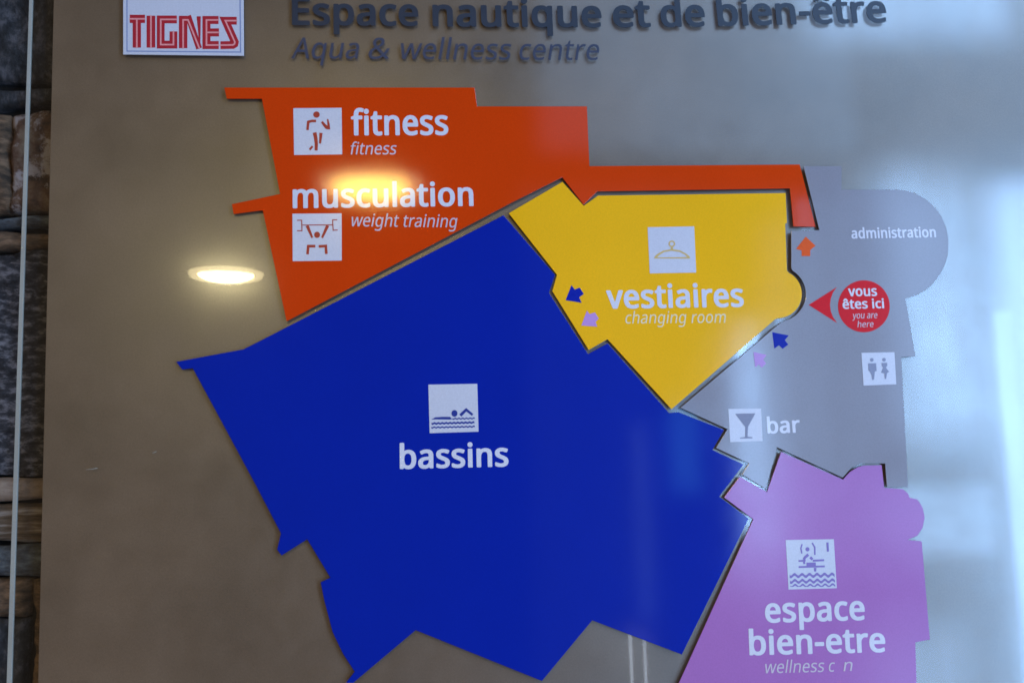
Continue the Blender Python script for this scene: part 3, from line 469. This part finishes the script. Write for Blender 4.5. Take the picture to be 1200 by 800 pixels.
box_px('backing_panel', 67.5, 41.0, 1560, -180, 980, 0.003, 0.0, 'metal')
glass = box_px('glass_sheet', 44.0, 7.0, 1585, -195, 995, -0.002, -0.005, 'glass', 0.0)
shape('polished_edge', [[(40.9, -195), (43.8, -195), (6.8, 995), (1.6, 995)]], -0.002, -0.005, 'glass_edge', glass, bevel=0.0005)
for (x, y, l) in ((109, 549, 8.5), (181.5, 529.5, 3.0)):
    shape('scratch', [stroke([(x-l, y+1.0), (x, y+0.2), (x+l*0.6, y-0.9)], 0.18, 0.5)], -0.0049, -0.0051, 'glass_edge', glass)

PF, PB = -0.0065, -0.0051              # front and back of the zone plates
BV = 0.0003
orange = shape('zone_plate', [[(263, 103), (556, 103), (559, 125), (687.5, 125), (690.5, 195), (937, 193), (955.5, 265.5), (930, 265),
    (926, 220.5), (700, 224), (684, 239.5), (659, 207.5), (600, 237), (336, 376), (308, 246), (274, 250.5), (272, 239.5), (328.5, 227.5), (307, 115.5), (266, 115.5)]],
    PB, PF, 'orange', sign, BV, label='orange fitness and weight training zone')
bulge = circle(911, 344.5, 28.5, 28.0, 26, -62, 88)
yellow = shape('zone_plate', [[(596.5, 250), (659, 213.5), (684, 241.5), (701, 229.5), (920.5, 226.5), (922, 261), (920, 262), (922, 317)]+bulge+
    [(908, 374), (787, 479), (712, 397), (690, 409.5), (647.5, 341), (653, 322)]], PB, PF, 'yellow', sign, BV, label='yellow changing room zone')
blue = shape('zone_plate', [[(590, 252.5), (650, 322), (643, 343), (689, 415), (712, 402.5), (784, 484), (795, 483), (848, 503.5), (834.5, 527), (871, 544),
    (842.5, 581.5), (877, 607.5), (799, 766), (694, 726), (635, 797), (487, 737.5), (414, 799), (406, 799), (416, 786.5), (402, 765), (390, 740), (380, 702),
    (376, 682), (387.5, 676.5), (360, 631), (330, 650), (325, 643.5), (329.5, 624.5), (299, 566), (226, 431), (213.5, 432.5), (207, 424), (285, 409.5), (306, 399)]],
    PB, PF, 'blue', sign, BV, label='blue swimming pool zone')
arc = [(1052, 222.5)]+circle(1050, 286.5, 61.5, 64, 24, -84, 78)
gb = circle(911.5, 344.5, 33.0, 32.5, 24, -58, 62)
grey = shape('zone_plate', [[(942, 195), (986, 195), (986, 222.5)]+arc+[(1061, 350), (1072.5, 417), (1056, 418), (1064, 570), (1039.5, 570), (1037.5, 542.5), (1009, 542.5), (998, 547), (987.5, 559),
    (910.5, 523.5), (897.5, 572.5), (870, 555.5), (878, 542.5), (839.5, 524.5), (853, 502.5), (798, 477.5), (915, 378)]+gb[::-1]+[(927.5, 314), (927.5, 271), (960.5, 270)]],
    PB, PF, 'grey', sign, BV, label='grey entrance zone with bar and administration')
purple = shape('zone_plate', [[(867, 558.5), (899, 576.5), (915.5, 529.5), (988, 562), (996, 553), (1005, 547.5), (1012, 545.5), (1033, 545), (1036, 571.5), (1058, 573), (1064, 578), (1066, 583),
    (1075, 585), (1081, 594), (1083.5, 606), (1081, 618), (1075, 627), (1062, 632.5), (1080, 634), (1089.5, 748.5), (1072.5, 752), (1077, 905), (748, 905), (883, 608), (849, 582.5)]],
    PB, PF, 'purple', sign, BV, label='mauve wellness zone')

TF = PF-0.0003                         # front of the tiles and letters
def tile(x0, y0, x1, y1, x2, y2, x3, y3, parent, label=None):
    return shape('pictogram_tile', [[(x0, y0), (x1, y1), (x2, y2), (x3, y3)]], PF+0.0001, TF, 'white', parent, label=label)
def symbol(loops, mat, parent, label=None, holes=False):
    if holes: return shape('pictogram', loops, TF+0.0001, TF-0.0002, mat, parent, label=label)
    front = TF-0.0002                      # every stroke of the print filled on its own, then one mesh
    bm = bmesh.new(); first = None
    for k, lp in enumerate(loops):
        f = front-0.00002*(k % 4)
        me, org = mesh_from_loops('pictogram', [[(lambda w: (w.x, w.z))(P(x, y, f)) for x, y in lp]], TF+0.0001, f, mat)
        if first is None: first = org
        for v in me.vertices: v.co += org-first
        bm.from_mesh(me); bpy.data.meshes.remove(me)
    me = bpy.data.meshes.new('pictogram'); bm.to_mesh(me); bm.free(); me.materials.append(M[mat])
    o = bpy.data.objects.new('pictogram', me); link(o, parent)
    off = first; pp = parent
    while pp is not None: off = off-pp.location; pp = pp.parent
    o.location = off
    if label: o['label'] = label
    return o
def strokes(lst, z=None):
    out = []
    for s in lst:
        q = stroke(*s)
        out.append(z(q) if z else q)
    return out

# ---- orange zone
tile(343.7, 127, 400.3, 126.5, 401, 181, 344.7, 181.7, orange)
z = zoomed(335, 120, 857/75)
symbol([z(circle(410, 165, 44, 42, 22))]+strokes([
    ([(405, 250), (350, 250), (300, 262), (290, 372)], 17), ([(482, 260), (520, 310), (556, 345)], 15, 24), ([(572, 362), (572, 300), (560, 225)], 22, 9),
    ([(385, 405), (400, 480), (408, 560), (405, 645)], 26, 20), ([(470, 410), (466, 470), (456, 552)], 22, 14), ([(358, 588), (318, 635)], 14)], z), 'orange_symbol', orange, 'standing figure symbol')
tile(342.7, 250.5, 400.3, 250, 400.5, 305.3, 343, 306, orange)
z = zoomed(335, 245, 857/75)
symbol([z(circle(418, 345, 40, 42, 22))]+strokes([
    ([(150, 150), (212, 150), (216, 290), (150, 290)], 6.5), ([(688, 143), (626, 145), (633, 284), (694, 280)], 6.5), ([(224, 214), (625, 212)], 6),
    ([(285, 222), (355, 385)], 22, 14), ([(560, 220), (484, 385)], 22, 14),
    ([(395, 496), (300, 496), (290, 606)], 18), ([(440, 500), (535, 494), (542, 600)], 18)], z), 'orange_symbol', orange, 'weight lifter symbol')
text('lettering', 'fitness', 'b', 411.5, 158, 525.5, 157.5, 21.5, PF, 'white_print', orange)
text('lettering', 'fitness', 'l', 411, 181, 465, 181, 10.5, PF, 'soft_print', orange, 0.2)
text('lettering', 'musculation', 'b', 343, 243.3, 555, 240.6, 20.5, PF, 'white_print', orange)
text('lettering', 'weight training', 'l', 412, 265.2, 536, 266.5, 11, PF, 'soft_print', orange, 0.2)

# ---- yellow zone
tile(759, 266.3, 813.5, 265.3, 815.8, 319.3, 761.5, 320.3, yellow)
z = zoomed(750, 255, 800/75)
symbol([z(circle(398, 328, 42, 42, 24)), z(circle(398, 328, 24, 24, 20)),
    z([(178, 510), (182, 488), (215, 455), (290, 412), (385, 394), (385, 368), (412, 368), (414, 394), (500, 408), (580, 452), (622, 484), (626, 512)]),
    z([(215, 497), (245, 466), (305, 430), (395, 414), (495, 428), (560, 462), (592, 492)])], 'yellow_symbol', yellow, 'clothes hanger symbol', True)
text('lettering', 'vestiaires', 'b', 711, 361, 872, 358.7, 20, PF, 'white_print', yellow)
text('lettering', 'changing room', 'l', 733, 379, 851, 378, 10.3, PF, 'yellow_print', yellow, 0.2)
z = zoomed(650, 320, 8)
arrow_a = [(158, 113), (188, 153), (235, 135), (273, 195), (230, 226), (253, 277), (103, 253)]
def arrow(lp, mat, parent, label): return shape('arrow', [lp], PF+0.0001, TF, mat, parent, label=label)
arrow(z(arrow_a), 'blue_arrow', yellow, 'dark blue arrow')
arrow([(x+145/8, y+236/8) for x, y in z([(158, 115), (180, 148), (232, 132), (268, 190), (238, 220), (254, 265), (106, 254)])], 'pink_arrow', yellow, 'mauve arrow')

# ---- blue zone
tile(502, 450.5, 559.3, 449.5, 560.8, 505.5, 503.5, 507.3, blue)
z = zoomed(495, 440, 800/75)
def ripple(xa, xb, yc, amp, hw, n, slope=0.0, ph=0.0):
    top, bot = [], []
    for i in range(n*4+1):
        t = i/(n*4); x = xa+(xb-xa)*t; yy = yc+slope*t+amp*math.sin(2*math.pi*(n*t)+ph)
        top.append((x, yy-hw)); bot.append((x, yy+hw))
    return top+bot[::-1]
symbol([z(circle(401, 471, 38, 42, 22)), z(stroke([(474, 497), (548, 425), (628, 490)], 19, 14)),
    z([(112, 548), (160, 520), (250, 514), (345, 514), (372, 542), (345, 547), (160, 545)]),
    z(ripple(376, 655, 538, 6, 8, 6, -6)), z(ripple(115, 650, 598, 6, 12, 11, -14)), z(ripple(112, 655, 647, 6, 9, 11, -12))], 'blue_symbol', blue, 'swimmer symbol')
text('lettering', 'bassins', 'b', 468.5, 548.5, 596, 545.5, 20.5, PF, 'white_print', blue)

# ---- grey zone
z = zoomed(845, 405, 1200/215)
tile(*[v for p in z([(48, 412), (262, 410), (272, 622), (60, 630)]) for v in p], grey)
symbol([z([(92, 444), (225, 441), (176, 530), (174, 594), (204, 597), (206, 604), (124, 606), (124, 600), (158, 595), (158, 530)]), z(circle(182, 468, 14, 13, 18))], 'grey_symbol', grey, 'cocktail glass symbol')
tile(*[v for p in z([(918, 46), (1134, 42), (1146, 252), (932, 260)]) for v in p], grey)
symbol([z(circle(986, 92, 12, 12, 16)), z(circle(1066, 91, 12, 12, 16)),
    z([(962, 115), (1014, 113), (1018, 165), (1006, 168), (1004, 190), (1000, 222), (988, 223), (984, 190), (974, 170), (964, 160)]),
    z([(1050, 112), (1086, 111), (1088, 130), (1078, 142), (1100, 170), (1086, 178), (1080, 216), (1072, 217), (1068, 180), (1046, 176), (1060, 142), (1052, 132)])],
    'grey_symbol', grey, 'man and woman symbol')
text('lettering', 'bar', 'b', 899.5, 507.3, 938, 506, 13.5, PF, 'white_print', grey)
text('lettering', 'administration', 'b', 998, 279.3, 1097, 277.7, 8.8, PF, 'white_print', grey)
z = zoomed(900, 200, 4)
arrow(z([(177, 309), (223, 352), (198, 372), (198, 400), (158, 400), (158, 374), (132, 366)]), 'orange_arrow', grey, 'orange arrow pointing up')
z = zoomed(870, 370, 800/70)
arrow_b = [(400, 218), (622, 262), (568, 325), (615, 383), (540, 441), (490, 395), (428, 437)]
arrow(z(arrow_b), 'blue_arrow', grey, 'dark blue arrow')
arrow(z([(235+(x-510)*0.78, 588+(y-330)*0.95) for x, y in arrow_b]), 'pink_arrow', grey, 'pale mauve arrow')
z = zoomed(940, 320, 10)
shape('marker_pointer', [z([(78, 372), (408, 163), (362, 225), (336, 300), (326, 370), (336, 445), (362, 515), (410, 582)])], PF+0.0001, TF, 'red', grey)
shape('marker_disc', [z(circle(724, 388, 303, 304, 48))], PF+0.0001, TF, 'red', grey)
text('lettering', 'vous', 'b', 994.3, 346.8, 1028, 346.4, 8.4, TF, 'white_print', grey)
text('lettering', 'êtes ici', 'b', 987.8, 361.6, 1036.3, 360.7, 8.0, TF, 'white_print', grey)
text('lettering', 'you are', 'l', 998.8, 373.2, 1028.5, 372.6, 5.6, TF, 'soft_print', grey, 0.2)
text('lettering', 'here', 'l', 1005, 383.5, 1024, 383, 5.4, TF, 'soft_print', grey, 0.2)

# ---- purple zone
z = zoomed(912, 622, 800/78)
tile(*[v for p in z([(90, 106), (668, 96), (704, 684), (124, 700)]) for v in p], purple)
waves = []
for k, yc in enumerate((534, 603, 658)):
    top, bot = [], []
    for i in range(49):
        t = i/48; x = 138+k*4+(680-140)*t; yy = yc-8*t+15*math.sin(2*math.pi*6*t+0.6)
        hw = (17, 16, 12)[k]
        top.append((x, yy-hw)); bot.append((x, min(yy+hw, 668)))
    waves.append(z(top+bot[::-1]))
symbol(waves+[z(circle(352, 217, 24, 26, 18))]+strokes([
    ([(288, 155), (272, 205), (284, 268)], 8), ([(408, 140), (440, 195), (440, 285)], 9), ([(592, 135), (598, 245)], 13),
    ([(362, 280), (320, 318), (308, 342)], 17, 14), ([(385, 312), (412, 340)], 16),
    ([(244, 358), (330, 352)], 11), ([(416, 354), (552, 348)], 12), ([(308, 366), (316, 394)], 12),
    ([(340, 397), (452, 395)], 20), ([(246, 430), (560, 422)], 11), ([(444, 440), (444, 484)], 16, 12)], z), 'purple_symbol', purple, 'sauna bather over water symbol')
text('lettering', 'espace', 'b', 897, 728.5, 1014, 725.2, 21, PF, 'white_print', purple)
text('lettering', 'bien-etre', 'b', 878.3, 766.5, 1038, 762.7, 21, PF, 'white_print', purple)
text('lettering', 'wellness', 'l', 897, 788.3, 966.5, 786.6, 10.8, PF, 'soft_print', purple, 0.2)
text('lettering', 'c', 'l', 971.5, 786.5, 979, 786.2, 10.5, PF, 'soft_print', purple, 0.2)
text('lettering', 'n', 'l', 988.5, 785.8, 999.5, 785.4, 10.5, PF, 'soft_print', purple, 0.2)

# ---- title cut from slate blue film on the glass
LT = -0.005
for w, x0, y0, x1, y1 in (('Espace', 342, 28.6, 490.5, 29.8), ('nautique', 507, 30.2, 705.5, 31.5), ('et', 719, 31.3, 763, 31), ('de', 775, 31, 827, 30.4), ('bien-être', 841.5, 30, 1040, 25.6)):
    text('title_letter', w, 'b', x0, y0, x1, y1, 23.5, LT, 'title', sign, thick=0.0004, split=True)
for w, x0, y0, x1, y1 in (('Aqua', 341, 68.6, 421, 68.8), ('&', 432, 69, 457, 69), ('wellness', 470, 69.2, 600, 70), ('centre', 609, 70.2, 703, 70.4)):
    text('subtitle_letter', w, 'l', x0, y0, x1, y1, 18.2, LT, 'subtitle', sign, 0.2, thick=0.0003, split=True)

# ---- emblem plate
emblem = shape('emblem_plate', [[(144.5, -95), (284.5, -95), (285.5, 65.3), (144.5, 63.7)]], PB, PF, 'white', sign, BV, label='white name plate with red striped lettering')
bl = [[(148, -91), (281, -91), (282.6, 62.0), (148.2, 60.8)], [(149.3, -89.7), (279.7, -89.7), (281.2, 60.6), (149.5, 59.5)]]
shape('border_line', bl, PF+0.0001, PF-0.0001, 'plate_border', emblem)
z = zoomed(135, 0, 7.5)
HW = 35
def L_(pts, hw, k, mat): shape('letter_stroke', [z(stroke(pts, hw))], PF+0.0001, PF-0.0002-0.00004*k, mat, emblem)
red = [
 ([[(128, 168), (262, 168)], [(190, 203), (190, 420)]], 36),
 ([[(314, 140), (314, 420)]], 38),
 ([[(542, 173), (400, 173), (400, 394), (512, 394), (512, 278)]], 34),
 ([[(597, 425), (597, 141)]], 37), ([[(640, 141), (738, 428)]], 26),
 ([[(908, 178), (802, 178), (802, 398), (910, 398)], [(836, 287), (912, 287)]], 35),
 ([[(1068, 184), (968, 184), (1052, 372), (1048, 388), (1034, 397), (925, 399)]], 34)]
loops = []
k = 0
for paths, hw in red:
    for p_ in paths:
        k += 1
        shape('letter_stroke', [z(stroke(p_, hw))], PF+0.0001, PF-0.0002-0.00002*(k % 3), 'logo_red', emblem)
shape('letter_stroke', [z([(716, 146), (752, 146), (748, 400), (740, 400)])], PF+0.0001, PF-0.00026, 'logo_red', emblem)
pink = [[(124, 168), (264, 168)], [(190, 174), (190, 424)], [(314, 136), (314, 424)], [(546, 173), (400, 173), (400, 394), (512, 394), (512, 274)],
        [(597, 429), (597, 170)], [(604, 177), (640, 177), (742, 432)], [(912, 178), (802, 178), (802, 398), (914, 398)], [(810, 287), (916, 287)],
        [(1072, 184), (968, 184), (1052, 372), (1048, 388), (1034, 397), (921, 399)]]
for k, p_ in enumerate(pink):
    shape('inline_stroke', [z(stroke(p_, 7))], PF-0.00015, PF-0.0003-0.00001*(k % 3), 'logo_pink', emblem)

# ================================================================ ceiling downlights mirrored in the sign
def downlight(px, py, rad, L, label, glow):
    c = mirrored(px, py, zceil=2.45)
    e = bpy.data.objects.new('ceiling_downlight', None); e.location = c; COL.objects.link(e)
    e.empty_display_size = 0.1
    e['label'] = label; e['category'] = 'ceiling light'; e['group'] = 'ceiling downlights mirrored in the sign'
    # diffuser
    bm = bmesh.new(); rings = []
    for q in range(6):                     # shallow frosted bowl
        a = math.pi/2*q/6
        rings.append([bm.verts.new((rad*math.cos(a)*math.cos(2*math.pi*i/40), rad*math.cos(a)*math.sin(2*math.pi*i/40), -0.26*rad*math.sin(a))) for i in range(40)])
    for ra, rb in zip(rings, rings[1:]):
        for i in range(40): bm.faces.new((ra[i], ra[(i+1) % 40], rb[(i+1) % 40], rb[i]))
    bm.faces.new(rings[-1])
    bmesh.ops.recalc_face_normals(bm, faces=bm.faces)
    me = bpy.data.meshes.new('diffuser'); bm.to_mesh(me); bm.free(); me.materials.append(L)
    link(bpy.data.objects.new('diffuser', me), e)
    # trim ring, lathed: a frosted glass rim that carries some of the lamp's light
    prof = [(rad*1.08, 0.004), (rad*1.10, -0.006), (rad*1.20, -0.012), (rad*1.30, -0.010), (rad*1.36, 0.006)]
    vs, fs = [], []
    n = 40
    for i in range(n):
        a = 2*math.pi*i/n
        for r_, h_ in prof: vs.append((r_*math.cos(a), r_*math.sin(a), h_))
    m_ = len(prof)
    for i in range(n):
        j = (i+1) % n
        for q in range(m_-1): fs.append((i*m_+q, i*m_+q+1, j*m_+q+1, j*m_+q))
    me = bpy.data.meshes.new('trim_ring'); me.from_pydata(vs, [], fs); me.materials.append(glow)
    link(bpy.data.objects.new('trim_ring', me), e)
    return e
rim = emission_mat('lit_frosted_rim', (1.0, 0.80, 0.46), 9)
downlight(265, 322, 0.118, emission_mat('warm_lamp', (1.0, 0.80, 0.42), 85), 'round ceiling downlight mirrored in the bare metal left of the orange zone', rim)
downlight(435, 219, 0.115, emission_mat('bright_warm_lamp', (1.0, 0.66, 0.15), 62), 'round ceiling downlight mirrored on the word musculation', rim)
